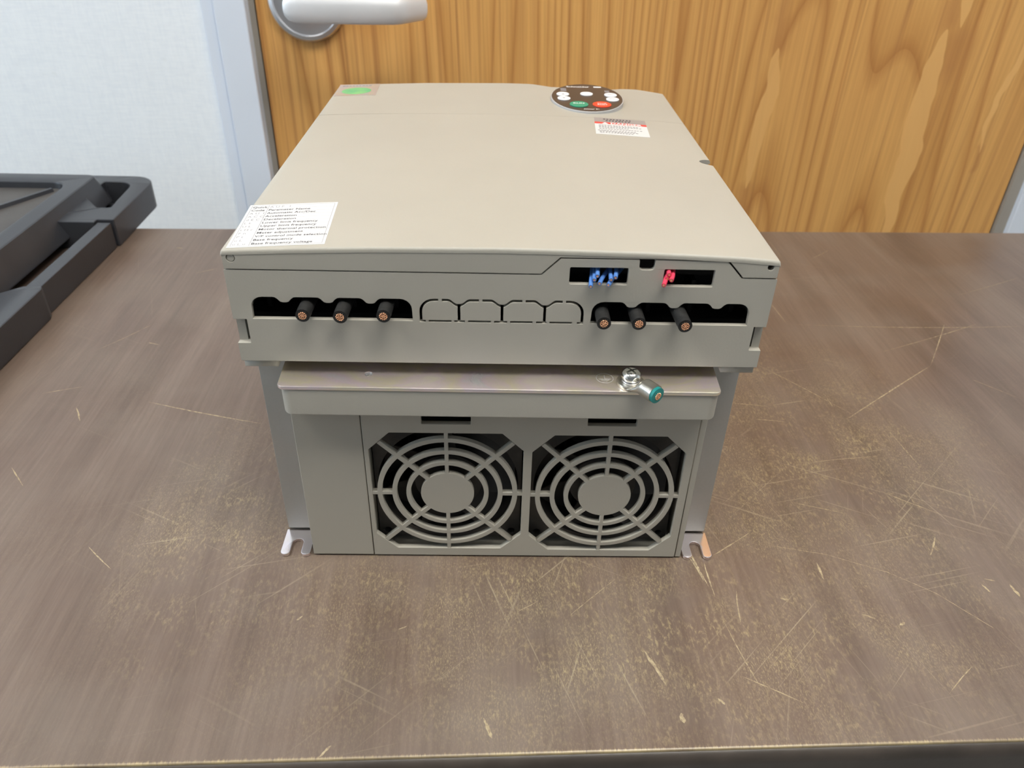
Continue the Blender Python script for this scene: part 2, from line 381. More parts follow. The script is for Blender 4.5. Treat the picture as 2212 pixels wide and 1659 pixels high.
# ================================================================== ROOM
WY = 640.0                 # face of the door wall
DX0, DX1 = -273.0, 645.0   # door slab
FZ = -745.0; CZ = 1800.0
def struct(name, bm, m, parent=None, smooth=False):
    o = mesh_obj(name, bm, m, parent, smooth)
    if parent is None: o['kind'] = 'structure'
    return o
struct('floor', box_bm(-2400, 2600, -2600, WY + 80, FZ - 40, FZ), 'floor')
struct('ceiling', box_bm(-2400, 2600, -2600, WY + 80, CZ, CZ + 40), 'ceil')
bm = box_bm(-2400, -333, WY, WY + 80, FZ, CZ)
struct('wall_back', bx(bx(bm, 716, 2600, WY, WY + 80, FZ, CZ), -333, 716, WY + 20, WY + 80, 1330, CZ), 'wall')
struct('wall_left', box_bm(-2440, -2400, -2600, WY + 80, FZ, CZ), 'wall')
struct('wall_right', box_bm(2600, 2640, -2600, WY + 80, FZ, CZ), 'wall')
# door frame: narrow outer bead, flat face, rabbet
bm = box_bm(-332, -317, WY - 6, WY + 60, FZ, 1330, bev=2.5)
bx(bm, -316.2, -281, WY - 12, WY + 60, FZ, 1330, bev=2.0)
struct('trim_1', bm, 'frame', smooth=True)
bm = box_bm(660, 700, WY - 12, WY + 60, FZ, 1330, bev=2.0); bx(bm, 700.8, 715, WY - 6, WY + 60, FZ, 1330, bev=2.5)
struct('trim_2', bm, 'frame', smooth=True)
struct('trim_3', box_bm(-281, -274.5, WY + 2, WY + 58, FZ, 1330), 'rabbet')
struct('trim_4', box_bm(646.5, 660, WY - 4, WY + 58, FZ, 1330), 'rabbet')
struct('trim_5', box_bm(-332, 715, WY - 6, WY + 60, 1290, 1332, bev=2), 'frame')
door = struct('door_1', box_bm(DX0, DX1, WY, WY + 44, FZ + 8, 1286, bev=1.5), 'door')
# handle: rose with stepped rim, neck, bent flat lever
hx, hz = -215.0, 195.0
rose = lathe([(0, 0), (43, 0), (43.5, 3), (41, 7.5), (37, 9), (35.5, 7.2), (30, 7.0), (20, 8.0), (18, 12), (0, 12)], 64)
bmesh.ops.transform(rose, matrix=Matrix.Translation((hx, WY, hz)) @ Matrix.Rotation(pi / 2, 4, 'X'), verts=rose.verts[:])
mesh_obj('handle_rose', rose, 'steel', door, True)
lev = bmesh.new(); tube(lev, [(hx, WY - 11, hz), (hx, WY - 54, hz)], 11, 32)
path = [(-224, -62, 9), (-221.5, -63, 11.5), (-216, -64, 13.2), (-206, -65, 13.8), (-180, -66, 13.8), (-140, -66.5, 13.5), (-112, -66.5, 13.0), (-107, -65, 12.8), (-100, -58, 12.5), (-86, -43, 12.0), (-83, -40, 10.5)]
rings = []
for i, (x, y, h) in enumerate(path):
    a = Vector(path[max(i - 1, 0)][:2]); b = Vector(path[min(i + 1, len(path) - 1)][:2]); d = (b - a).normalized(); nrm = Vector((d.y, -d.x)) * 5.0
    sec = rpoly([(-1, -h), (1, -h), (1, h), (-1, h)], 0)
    prof = [(-1, -h + 3), (-.5, -h), (.35, -h), (.8, -h + 2.2), (1.12, -h * .35), (1.12, h * .35), (.8, h - 2.2), (.35, h)]
    rings.append([lev.verts.new((x + nrm.x * k, WY + y + nrm.y * k, hz + zz)) for k, zz in prof])
for a, b in zip(rings, rings[1:]):
    for k in range(8): lev.faces.new((a[k], a[(k + 1) % 8], b[(k + 1) % 8], b[k]))
lev.faces.new(rings[0]); lev.faces.new(rings[-1][::-1])
bmesh.ops.recalc_face_normals(lev, faces=lev.faces[:])
M['brushed'] = mat('brushed_lever', (0.93, 0.93, 0.94), 0.55, 0.75, grain=0.1, gscale=400, vary=0.02, vscale=40)
mesh_obj('handle_lever', lev, 'brushed', door, True)

# ceiling lamps (the room's own light)
def troffer(x, y, label, power):
    t = empty('ceiling_light', (x, y, CZ))
    tag(t, label, 'light', 'ceiling lights')
    b = box_bm(x - 620, x + 620, y - 310, y - 280, CZ - 25, CZ - 1, bev=2)
    bx(b, x - 620, x + 620, y + 280, y + 310, CZ - 25, CZ - 1, bev=2); bx(b, x - 620, x - 590, y - 280, y + 280, CZ - 25, CZ - 1, bev=2); bx(b, x + 590, x + 620, y - 280, y + 280, CZ - 25, CZ - 1, bev=2)
    mesh_obj('lamp_frame', b, 'white', t)
    m, nt, bs = newmat('lamp_diffuser'); bs.inputs['Emission Color'].default_value = (1, 0.96, 0.88, 1); bs.inputs['Emission Strength'].default_value = power
    mesh_obj('diffuser', box_bm(x - 590, x + 590, y - 280, y + 280, CZ - 14, CZ - 8), m, t)
troffer(420, -380, 'ceiling light panel straight over the table', LAMP_POWER * 1.06)
troffer(-1350, -380, 'ceiling light panel near the left wall window', LAMP_POWER * 0.7)
# window in the left wall
m_, nt_, bs_ = newmat('window_daylight'); bs_.inputs['Emission Color'].default_value = (0.62, 0.82, 1.0, 1); bs_.inputs['Emission Strength'].default_value = WINDOW_POWER
wf = bmesh.new()
for a_ in ((-900, -860, 80, 1300), (260, 300, 80, 1300)): bx(wf, -2400, -2375, *a_, bev=2)
for a_ in ((80, 120), (1260, 1300), (670, 700)): bx(wf, -2400, -2376, -860, 260, *a_, bev=2)
win = struct('window_1', wf, 'frame')
mesh_obj('window_pane', box_bm(-2398, -2392, -860, 260, 120, 670), m_, win); mesh_obj('window_pane', box_bm(-2398, -2392, -860, 260, 700, 1260), m_, win)

# ================================================================== TABLE
TA = radians(1.8)
table = empty('table', (0, 0, FZ)); tag(table, 'dark brown wood-grain table with a scratched and worn top', 'table')
TABLE_FRONT_LOCAL = -116.5
TL, TR, TBK = -760, 760, 468
def tl(x, y):      # table frame -> world (mm)
    return (x * cos(TA) - y * sin(TA), x * sin(TA) + y * cos(TA))
def inv(x, y): return (x * cos(TA) + y * sin(TA), -x * sin(TA) + y * cos(TA))
SCRATCH_WORLD = [(-249.3, 145.9, -162.9, 121.8, 0.7), (248.9, 273.0, 457.1, 275.2, 0.5), (205.8, 205.1, 257.6, 138.4, 0.5), (164.1, 153.7, 197.1, 149.7, 0.5), (179.3, 134.0, 204.9, 130.7, 0.6), (249.8, 135.5, 344.3, 208.6, 0.7), (344.3, 208.6, 388.6, 277.2, 0.5), (313.5, 229.0, 417.7, 278.1, 0.4), (73.1, -62.0, 81.2, -81.6, 1.6), (85.0, -96.2, 85.7, -101.3, 2.2), (-5.9, -98.8, -2.2, -109.0, 1.6), (109.0, 0.4, 113.2, -16.6, 0.9), (116.2, -3.0, 117.0, -27.9, 0.6), (156.9, 10.7, 188.3, 3.8, -0.45), (188.3, 3.8, 218.3, -9.2, -0.45), (218.3, -9.2, 238.6, -23.9, -0.45), (238.6, -23.9, 258.1, -46.9, -0.45), (180.6, -2.3, 180.3, -15.3, 1.0), (151.9, -28.2, 156.6, -29.4, 1.2), (192.0, -38.4, 198.7, -41.4, 0.9), (209.2, -45.5, 213.0, -43.9, 1.6), (104.1, -88.4, 107.0, -91.8, 1.1), (109.3, 7.2, 115.2, -21.2, 0.9), (129.9, -21.3, 126.4, -44.6, 0.5), (122.6, 2.3, 148.9, 21.0, 0.6), (267.3, -17.5, 269.4, -23.3, 1.0), (270.7, -13.4, 276.4, -15.1, 0.6), (182.0, 47.4, 213.0, 37.5, 0.5), (241.8, 59.0, 270.6, 38.3, 0.5), (274.4, 122.3, 279.2, 82.2, 0.4), (284.3, -26.4, 283.0, -17.3, 1.6), (258.4, 18.5, 248.7, 3.7, 0.9), (11.1, -38.0, 21.1, -31.8, 0.4), (37.6, -40.8, 64.9, -15.4, 0.4), (118.2, -76.3, 145.0, -91.2, 0.5), (-307.2, 72.6, -291.3, 55.3, 0.6), (-181.0, 185.6, -163.9, 158.2, 0.6), (-296.3, 138.1, -286.8, 122.0, 0.8), (-279.8, 227.2, -269.4, 223.9, 0.6), (-320.8, 409.5, -313.7, 408.7, 1.0), (-284.2, 353.3, -266.0, 364.0, 0.5), (314.0, 407.5, 341.3, 431.2, 0.4), (-102.8, -44.8, -99.9, -41.9, 0.8), (-230.2, 5.6, -210.3, -11.4, 0.5), (200.2, 85.6, 256.1, 93.8, 0.4), (-76.9, -117.8, -72.8, -112.4, 1.0), (-50.2, -50.2, -45.8, -47.9, 0.5), (215.8, -86.0, 235.0, -70.5, 0.4), (243.4, 324.6, 248.9, 273.0, 0.35), (244.2, 167.4, 244.8, 149.6, 0.5), (285.4, 406.4, 284.7, 452.5, 0.3), (-317.0, 212.1, -287.1, 256.9, 0.35), (-328.3, 154.5, -302.9, 164.0, 0.4), (423.0, 330.6, 507.9, 372.5, 0.35), (368.0, 189.2, 390.7, 164.6, 0.4), (117.4, -41.7, 125.8, -81.4, 0.4)]
SCR = [inv(a, b) + inv(c, d) + (hw,) for a, b, c, d, hw in SCRATCH_WORLD]
M['table'] = m_table()
def table_part(name, bm, m, smooth=False):
    for v in bm.verts: v.co = v.co * S - Vector((0, 0, FZ)) * S * (0 if name == 'tabletop' else 1)
    o = mesh_obj(name, bm, m, table, smooth, raw=True); o.rotation_euler.z = TA
    if name == 'tabletop': o.location.z = -FZ * S
    return o
table_part('tabletop', box_bm(TL, TR, TABLE_FRONT_LOCAL, TBK, -28, 0, bev=0.8), 'table')
eb = bmesh.new()
prof = [(0.0, -1.6), (-1.6, -2.2), (-3.0, -4.5), (-3.4, -8), (-3.4, -24), (-2.4, -27), (0, -28)]
va = [eb.verts.new((TL, TABLE_FRONT_LOCAL + a, z)) for a, z in prof]; vb = [eb.verts.new((TR, TABLE_FRONT_LOCAL + a, z)) for a, z in prof]
for i in range(len(prof) - 1): eb.faces.new((va[i], va[i + 1], vb[i + 1], vb[i]))
eb.faces.new(va[::-1]); eb.faces.new(vb); eb.faces.new((va[0], vb[0], vb[-1], va[-1]))
bmesh.ops.recalc_face_normals(eb, faces=eb.faces[:])
table_part('edge_band', eb, 'darkedge', True)
# gouges and scratches cut through the finish: slim slivers of bare pale core, lying flush on the top
def m_scratch():
    m, nt, b = newmat('bare_core_in_scratches'); co = nt.coord()
    f = nt.noise(co, 420, 3, 0.65)
    nt.put(b.inputs['Base Color'], nt.ramp(f, [(0.36, (0.24, 0.18, 0.125)), (0.52, (0.40, 0.32, 0.195)), (0.7, (0.50, 0.41, 0.26))]))
    b.inputs['Roughness'].default_value = 0.65; return m
M['scratch'] = m_scratch()
sb = bmesh.new(); rs_ = random.Random(3)
for x1, y1, x2, y2, hw in SCR:
    taper = hw > 0; hw = abs(hw) * 0.62
    a_, b_ = Vector((x1, y1)), Vector((x2, y2)); L_ = (b_ - a_).length; d_ = (b_ - a_).normalized(); n_ = Vector((-d_.y, d_.x))
    K = max(6, int(L_ / 2.0)); bend = rs_.uniform(-.02, .02) * L_; skew = rs_.uniform(.6, 1.6); prev = None
    for k in range(K + 1):
        t = k / K; w_ = hw * ((max(0, sin(pi * t ** skew)) ** .6 + .04) if taper else .55) * rs_.uniform(.55, 1.25)
        c_ = a_ + d_ * (L_ * t) + n_ * ((bend * sin(pi * t) if taper else 0) + rs_.uniform(-.25, .25) * hw)
        cur = (sb.verts.new((c_.x + n_.x * w_, c_.y + n_.y * w_, 0.02)), sb.verts.new((c_.x - n_.x * w_, c_.y - n_.y * w_, 0.02)))
        if prev: sb.faces.new((prev[0], prev[1], cur[1], cur[0]))
        prev = cur
bmesh.ops.recalc_face_normals(sb, faces=sb.faces[:])
table_part('scratches', sb, 'scratch')['kind'] = 'stuff'
table_part('apron', bx(bx(box_bm(TL + 60, TR - 60, -70, -45, -90, -28), TL + 60, TR - 60, 400, 425, -90, -28), TL + 40, TL + 65, -45, 400, -90, -28), 'darkedge')
for x in (TL + 60, TR - 60):
    for y in (-60, 415): table_part('leg', tube(bmesh.new(), [(x, y, -28), (x, y, FZ)], 16, 20), 'leg', True)

# ================================================================== BLACK TRAY WITH SIDE RAIL
tray = empty('equipment_tray', (-520, 330, 0)); tag(tray, 'black plastic tray with a raised side rail lying on the table', 'tray')
TX = -430.0; TYB = 510.0; TYF = -40.0; TXL = -760.0; TZ = 38.0
# body: rim ring + recessed floor
rim = plate([rect(TXL, TX, TYF, TYB, 10, 6), rect(TXL + 22, TX - 20, TYF + 22, TYB - 26, 16, 6)[::-1]], TZ - 11, 2.0)
bmesh.ops.translate(rim, verts=rim.verts[:], vec=(0, 0, 11))
for v in rim.verts:      # drafted outer side
    if v.co.x > TX - 12: v.co.x += (TZ - 2 - min(v.co.z, TZ - 2)) * 0.5
mesh_obj('tray_rim', rim, 'tray', tray, True)
mesh_obj('tray_floor', box_bm(TXL + 14, TX - 14, TYF + 14, TYB - 18, 14, TZ - 7, bev=1), 'traymat', tray)
for fx in (TXL + 40, TX - 50):
    for fy in (TYF + 40, TYB - 110): mesh_obj('foot', box_bm(fx - 12, fx + 12, fy - 12, fy + 12, 0.1, 14.5, bev=2), 'tray', tray)
for sg in (0, 1):
    rb = bmesh.new(); x0, y0, x1, y1 = (TX - 34, TYB - 34, TXL + 36, TYF + 40) if sg == 0 else (TX - 34, TYF + 40, TXL + 36, TYB - 34)
    d = Vector((x1 - x0, y1 - y0, 0)).normalized(); n_ = Vector((d.y, -d.x, 0)) * 3.0
    vs_ = []
    for px, py in ((x0, y0), (x1, y1)):
        p = Vector((px, py, 0)); vs_.append([rb.verts.new(p + n_ * k + Vector((0, 0, z))) for k, z in ((-1, TZ - 8), (-.6, TZ - 3.5), (.6, TZ - 3.5), (1, TZ - 8))])
    for k in range(3): rb.faces.new((vs_[0][k], vs_[0][k + 1], vs_[1][k + 1], vs_[1][k]))
    rb.faces.new(vs_[0]); rb.faces.new(vs_[1][::-1]); bmesh.ops.recalc_face_normals(rb, faces=rb.faces[:])
    mesh_obj('tray_rib', rb, 'tray', tray)
# corner loop at the back: curls from the tray side round to the rail
RZ = 28.0
outer = rpoly([(TX - 30, 536), (-378, 536), (-375, 410), (-391, 410), (-391, 403), (TX - 30, 403)], [0, 26, 1.5, 1, 1, 0], 6)
inner_h = rpoly([(TX + 2, 516), (-397, 515), (-391.5, 442), (-405, 442), (TX + 2, 470)], [2, 16, 2, 2, 2], 5)
cl = plate([outer, inner_h[::-1]], RZ - 0.5, 1.2); bmesh.ops.translate(cl, verts=cl.verts[:], vec=(0, 0, 0.5))
bx(cl, TX - 20, -392, 444, 528, 1.0, 3.5)
mesh_obj('corner_loop', cl, 'tray', tray, True)
mesh_obj('side_rail', box_bm(-390, -377.2, 262, 408, 0.3, RZ - 2, bev=1.0), 'tray', tray, True)
gp = plate([rpoly([(-396, -30), (-372, -30), (-372.5, 262), (-374.5, 268), (-390, 268), (-404, 254)], [2, 2, 3, 2, 1, 3])], RZ - 0.6, 1.2); bmesh.ops.translate(gp, verts=gp.verts[:], vec=(0, 0, 0.4))
mesh_obj('rail_grip', gp, 'tray', tray, True)
mesh_obj('rail_bracket', box_bm(TX - 2, -401, 60, 90, 4, 20, bev=1), 'tray', tray)

# ================================================================== MOTOR DRIVE
drive = empty('motor_drive', (0, 150, 0))
tag(drive, 'beige motor drive with two fan grilles lying face up on the table', 'motor drive')
D = 302.0
ZX = [-121.2, -90, -57, -1.4, 22.5, 62.4, 102.9, 121.2]; ZZ = [184.4, 185.7, 186.7, 187.3, 187.1, 186.4, 184.9, 183.5]
def ztop(x): return interp(x, ZX, ZZ)
def yback(x):
    return interp(x, [-121.2, 5, 22, 36, 80, 90, 100, 121.2], [D - 5, D, D, D - 7, D - 7, D - 2, D - 1, D - 7])
def cover_bm(fy0, fy1, roundf, roundb):
    """crowned top skin, 2.4 thick, plus side walls; edges rounded at front / back"""
    bm = bmesh.new(); hw = 121.2; nx = 60; T = 2.4
    xs = [-hw + 2 * hw * i / nx for i in range(nx + 1)]
    xsn = [(-hw, -1.6)] + [(-hw + 0.25, -0.75), (-hw + 0.9, -0.15)] + [(x, 0) for x in xs[1:-1]] + [(hw - 0.9, -0.15), (hw - 0.25, -0.75), (hw, -1.6)]
    def rows(x):
        a, b = fy0(x), fy1(x)
        r = [(a, -1.5), (a + .12, -.85), (a + .5, -.3), (a + 1.2, 0)] if roundf else [(a, 0)]
        r += [(a + (b - a) * k / 6, 0) for k in range(1, 6)]
        r += [(b - 1.2, 0), (b - .5, -.3), (b - .12, -.85), (b, -1.5)] if roundb else [(b, 0)]
        return r
    top = []; bot = []
    for x, dz in xsn:
        R = rows(x)
        top.append([bm.verts.new((x, y, ztop(x) + dz + d2)) for y, d2 in R])
        bot.append([bm.verts.new((x, y, ztop(x) - T - 0.01)) for y, d2 in R])
    n = len(top); m_ = len(top[0])
    for i in range(n - 1):
        for j in range(m_ - 1):
            bm.faces.new((top[i][j], top[i + 1][j], top[i + 1][j + 1], top[i][j + 1]))
            bm.faces.new((bot[i][j], bot[i][j + 1], bot[i + 1][j + 1], bot[i + 1][j]))
        bm.faces.new((top[i][0], bot[i][0], bot[i + 1][0], top[i + 1][0])); bm.faces.new((top[i][-1], top[i + 1][-1], bot[i + 1][-1], bot[i][-1]))
    for j in range(m_ - 1):
        bm.faces.new((top[0][j], top[0][j + 1], bot[0][j + 1], bot[0][j])); bm.faces.new((top[-1][j], bot[-1][j], bot[-1][j + 1], top[-1][j + 1]))
    bmesh.ops.recalc_face_normals(bm, faces=bm.faces[:]); return bm
SEAM = 213.5
gapw = lambda x: interp(x, [-121, -70, 0, 121], [0.55, 0.3, 0.16, 0.2])
skin = cover_bm(lambda x: 0.0, lambda x: SEAM - gapw(x) / 2, True, False)
# finger notch in the right edge
cut = lathe([(0, -30), (5.2, -30), (5.2, 30), (0, 30)], 24)
for v in cut.verts: v.co = Vector((v.co.x * 1.75 + 122.5, v.co.y + 133.2, v.co.z + 170))
def boolean(bm, cutter):
    a = bpy.data.meshes.new('a'); bm.to_mesh(a); bm.free(); c = bpy.data.meshes.new('c'); cutter.to_mesh(c); cutter.free()
    oa = bpy.data.objects.new('a', a); oc = bpy.data.objects.new('c', c); COL.objects.link(oa); COL.objects.link(oc)
    md = oa.modifiers.new('b', 'BOOLEAN'); md.object = oc; md.operation = 'DIFFERENCE'; md.solver = 'EXACT'
    bpy.context.view_layer.update(); dg = bpy.context.evaluated_depsgraph_get()
    me = bpy.data.meshes.new_from_object(oa.evaluated_get(dg)); out = bmesh.new(); out.from_mesh(me)
    for o in (oa, oc): bpy.data.objects.remove(o)
    for m_ in (a, c, me): bpy.data.meshes.remove(m_)
    return out
skin = boolean(skin, cut)
# front wall of the cover with the stepped cut-out for the connector tongue
xs = [-120.9 + 241.8 * i / 40 for i in range(41)]
fw = [(-120.9, 175.5), (16.8, 175.5), (24.8, 183.4), (98.3, 183.2), (105.8, 175.2), (120.9, 175.2)] + [(x, ztop(x) - 1.4) for x in xs[::-1]]
join(skin, front(plate([fw, circ(-117.2, 180.6, 1.95, 20)[::-1], circ(117.2, 180.3, 1.5, 20)[::-1]], 2.4, 0.15), 0.15, 2.4))
bx(skin, -121.1, -118.9, 2.6, SEAM - .4, 175.5, 182.4); bx(skin, 118.9, 121.1, 2.6, 125.5, 175.3, 181.5); bx(skin, 118.9, 121.1, 141, SEAM - .4, 175.3, 181.5); bx(skin, 107, 110, 120, 146, 175.5, 181.5)
fc = mesh_obj('front_cover', skin, 'beige', drive, True)
pin = lathe([(0, 0), (1.6, 0), (1.6, 2), (0, 2)], 20); bmesh.ops.transform(pin, matrix=Matrix.Translation((-117.2, 2.4, 180.6)) @ Matrix.Rotation(pi / 2, 4, 'X'), verts=pin.verts[:])
mesh_obj('hinge_pin', pin, 'beige', fc, True)
rc = cover_bm(lambda x: SEAM + gapw(x) / 2, yback, False, True)
bx(rc, -121.1, -118.9, SEAM + .4, D - 7, 175.4, 182.4); bx(rc, 118.9, 121.1, SEAM + .4, D - 9, 175.4, 181.6); bx(rc, -119, 119, D - 12, D - 9.5, 175.4, 182)
mesh_obj('rear_cover', rc, 'beige', drive, True)

# housing front: scalloped openings, knock-out slots, connector windows
def scallop(x0, x1, dips, zb=150.9, zt=162.0, zd=159.3):
    p = [(x0 - .3, zb), (x0, zb + 6)]
    for k in range(6): a = pi - k * pi / 2 / 5; p.append((x0 + 5.2 + 5.2 * cos(a), zt - 5.2 + 5.2 * sin(a)))
    for d in dips:
        p += [(d - 5.2, zt), (d - 4.2, zt - .15), (d - 3.2, zt - .8), (d - 1.9, zd + .45), (d - .9, zd + .08), (d + .9, zd + .08), (d + 1.9, zd + .45), (d + 3.2, zt - .8), (d + 4.2, zt - .15), (d + 5.2, zt)]
    for k in range(6): a = pi / 2 - k * pi / 2 / 5; p.append((x1 - 5.2 + 5.2 * cos(a), zt - 5.2 + 5.2 * sin(a)))
    p += [(x1, zb + 6), (x1 + .2, zb)]; return p
def tslot(c, xl, xr, fl, fr):
    t = 0.62; zt = 161.7
    def wave(x):
        d = abs(x - c); return zt if d > 5 else zt - 2.5 * (0.5 + 0.5 * cos(pi * max(0, d - .6) / 4.4) if d > .6 else 1)
    up = [(xl, zt + t)] + [(c + k * .55, wave(c + k * .55) + t) for k in range(-9, 10)] + [(xr, zt + t)]
    lo_r = [(c + k * .55, wave(c + k * .55) - t) for k in range(2, 10)]; lo_l = [(c - k * .55, wave(c - k * .55) - t) for k in range(2, 10)]
    return up + [(xr, zt - t)] + lo_r[::-1] + [(c + .62, wave(c) - t - .3), (c + .62, 151.5), (fr, 151.5), (fr, 150.5), (fl, 150.5), (fl, 151.5), (c - .62, 151.5), (c - .62, wave(c) - t - .3)] + lo_l + [(xl, zt - t)]
def endslot(x0, sgn, xe, xf):
    t = .62; zt = 161.7; r = 6.0; o = []; i_ = []
    for k in range(7):
        a = pi / 2 * k / 6; o.append((x0 + sgn * (r - (r + t) * cos(a)), zt - r + (r + t) * sin(a))); i_.append((x0 + sgn * (r - (r - t) * cos(a)), zt - r + (r - t) * sin(a)))
    return [(x0 - sgn * t, 150.5)] + o + [(xe, zt + t), (xe, zt - t)] + i_[::-1] + [(x0 + sgn * t, 151.5), (xf, 151.5), (xf, 150.5)]
holes = [scallop(-112, -40.5, (-97, -77.6, -58.8)), scallop(40.5, 112, (58.2, 77.4, 96.8)),
         tslot(-19.4, -27, -10.4, -21.6, -16.8), tslot(0, -8.8, 9, -3.5, 2.4), tslot(19.3, 10.5, 27.1, 15.6, 20.3),
         endslot(-36.6, 1, -28.6, -34.6), endslot(36.4, -1, 28.6, 34.2)]
for a, b in ((-33.2, -22.9), (-15.3, -5), (3.8, 14), (21.7, 31.9)): holes.append(rect(a, b, 150.5, 151.5))
holes += [rect(29.3, 55.1, 170.6, 178.8, .7), rect(70.7, 93.2, 170.2, 178.5, .7)]
tongue = rpoly([(-121.3, 128.4), (121.3, 128.4), (121.3, 137.8), (115.6, 137.8), (115.6, 150.3), (121.3, 150.3), (121.3, 174.6), (105.4, 174.6), (97.9, 182.6), (66.3, 182.8), (66.2, 178.0), (59.6, 178.0), (59.4, 182.8), (25.2, 182.8), (17.1, 174.9), (-121.3, 174.9), (-121.3, 150.5), (-115.2, 150.5), (-115.2, 138.1), (-121.3, 138.1)],
               [0.4, .4, .3, .2, .2, .3, .4, .3, .5, .5, 1.6, 1.6, .5, .5, .3, .4, .3, .2, .2, .3], 3)
hb = front(plate([tongue] + [h[::-1] for h in holes], 2.6, 0.18), 0.3, 2.6)
bx(hb, -121.2, -119.0, 3.0, D - 8, 128.4, 137.9); bx(hb, -121.2, -119.0, 3.0, D - 8, 150.6, 174.9); bx(hb, -121.2, -117.3, 3.6, 16, 137.9, 150.6); bx(hb, -121.2, -119, 16, D - 8, 137.9, 150.6); bx(hb, -119.2, -115, 2.9, 8, 137.0, 138.1)
bx(hb, 119, 121.2, 3.0, D - 8, 128.4, 137.7); bx(hb, 119, 121.2, 3.0, D - 8, 150.4, 174.6); bx(hb, 117.5, 121.2, 3.6, 16, 137.7, 150.4); bx(hb, 119, 121.2, 16, D - 8, 137.7, 150.4); bx(hb, 115.2, 119.2, 2.9, 8, 136.9, 137.8)
bx(hb, -121, 121, D - 10, D - 8, 128.4, 174.6); bx(hb, -119, 119, 3, D - 10, 128.4, 130)
housing = mesh_obj('housing', hb, 'beige', drive, True)
# lower flange of the housing with two snap slots
for sx_ in (-1, 1):
    x0, x1 = sorted((sx_ * 120.6, sx_ * 105.0)); s0, s1 = sorted((sx_ * 117.2, sx_ * 109.3))
    fl = plate([rect(x0, x1, 2.2, 30), rect(s0, s1, 3.6, 7)[::-1]], 4, .3); bmesh.ops.translate(fl, verts=fl.verts[:], vec=(0, 0, 124.1))
    mesh_obj('housing_flange', fl, 'beige', drive)
# terminal block and partition inside
tb = box_bm(-118, 118, 34, 60, 131, 174)
for x in range(-110, 112, 20): bx(tb, x - 1, x + 1, 20, 34, 133, 164)
bx(tb, 22, 108, 22, 34, 166, 181); bx(tb, -118, 118, 14, 24, 130.2, 147)
mesh_obj('terminal_block', tb, 'inner', drive)

# chassis sheet metal + tabs
ch = box_bm(-120.6, -102, 18.5, 20.5, 3.0, 123.8, bev=.5); bx(ch, 102, 120.6, 18.5, 20.5, 3.0, 123.8, bev=.5)
bx(ch, -120.6, -118.8, 20.5, D - 4, 0.2, 123.8); bx(ch, 118.8, 120.6, 20.5, D - 4, 0.2, 123.8); bx(ch, -118.8, 118.8, D - 6, D - 4, 0.2, 123.8)
bx(ch, -118.8, 118.8, 20.5, D - 6, 0.2, 2); bx(ch, -118.8, 118.8, 20.5, D - 6, 122, 123.8)
mesh_obj('chassis', ch, 'chassis', drive, True)
def tab(sx_, ya, yb):
    xi, xo, xc = 104.6, 121.3, 113.0; hw = 3.0
    o = rpoly([(xi, ya), (xi, yb), (xc - hw, yb), (xc - hw, yb + 12), (xc + hw, yb + 12), (xc + hw, yb), (xo, yb), (xo, ya)], [0, 2.4, 2.4, 2.9, 2.9, 2.6, 2.9, 0], 6)
    o = [(sx_ * x, y) for x, y in o]
    b = plate([o], 2.0, .45); bmesh.ops.translate(b, verts=b.verts[:], vec=(0, 0, 0.1)); return b
for sx_ in (-1, 1):
    mesh_obj('mounting_tab', tab(sx_, 18.4, -1.2), 'tab', drive, True)
    b = tab(sx_, 18.4, -1.2)
    for v in b.verts: v.co.y = D + 14 - v.co.y
    mesh_obj('mounting_tab', b, 'tab', drive, True)

# ground plate and plastic ledge below it
gp = plate([rpoly([(-105.2, 22), (-103.6, -10.8), (103.2, -11.6), (104.8, 22)], [0, 3.2, 3.2, 0], 6), circ(-62.8, 0.9, 1.9, 20)[::-1]], 1.9, 0.45)
bmesh.ops.translate(gp, verts=gp.verts[:], vec=(0, 0, 119.7))
gplate = mesh_obj('ground_plate', gp, 'zinc', drive, True)
th = bmesh.new()
for k in range(4): tube(th, [(-62.8 + 1.75 * cos(a * pi / 8), .9 + 1.75 * sin(a * pi / 8), 121.3 - .55 * k - a * .03) for a in range(17)], .17, 6)
bx(th, -64.6, -61, -.9, 2.7, 117.5, 118.3)
mesh_obj('screw_thread', th, 'steel', gplate, True)
sy = plate([circ(49.5, -.2, 4.1, 40), circ(49.5, -.2, 3.95, 40)[::-1]], .05)
for x0, x1, y0, y1 in ((49.4, 49.6, -.8, 2.2), (46.6, 52.4, -1.0, -.8), (47.5, 51.5, -1.9, -1.7), (48.4, 50.6, -2.8, -2.6)): bx(sy, x0, x1, y0, y1, 0, .05)
bmesh.ops.translate(sy, verts=sy.verts[:], vec=(0, 0, 121.6)); mesh_obj('earth_symbol', sy, 'keyrim', gplate)
lg = plate([rpoly([(-102.8, 17), (-102.8, -10.4), (103.2, -11.0), (103.2, 17)], [0, 5, 5, 0], 6)], 14.6, 0.8); bmesh.ops.translate(lg, verts=lg.verts[:], vec=(0, 0, 105))
mesh_obj('ledge', lg, 'beige', drive, True)

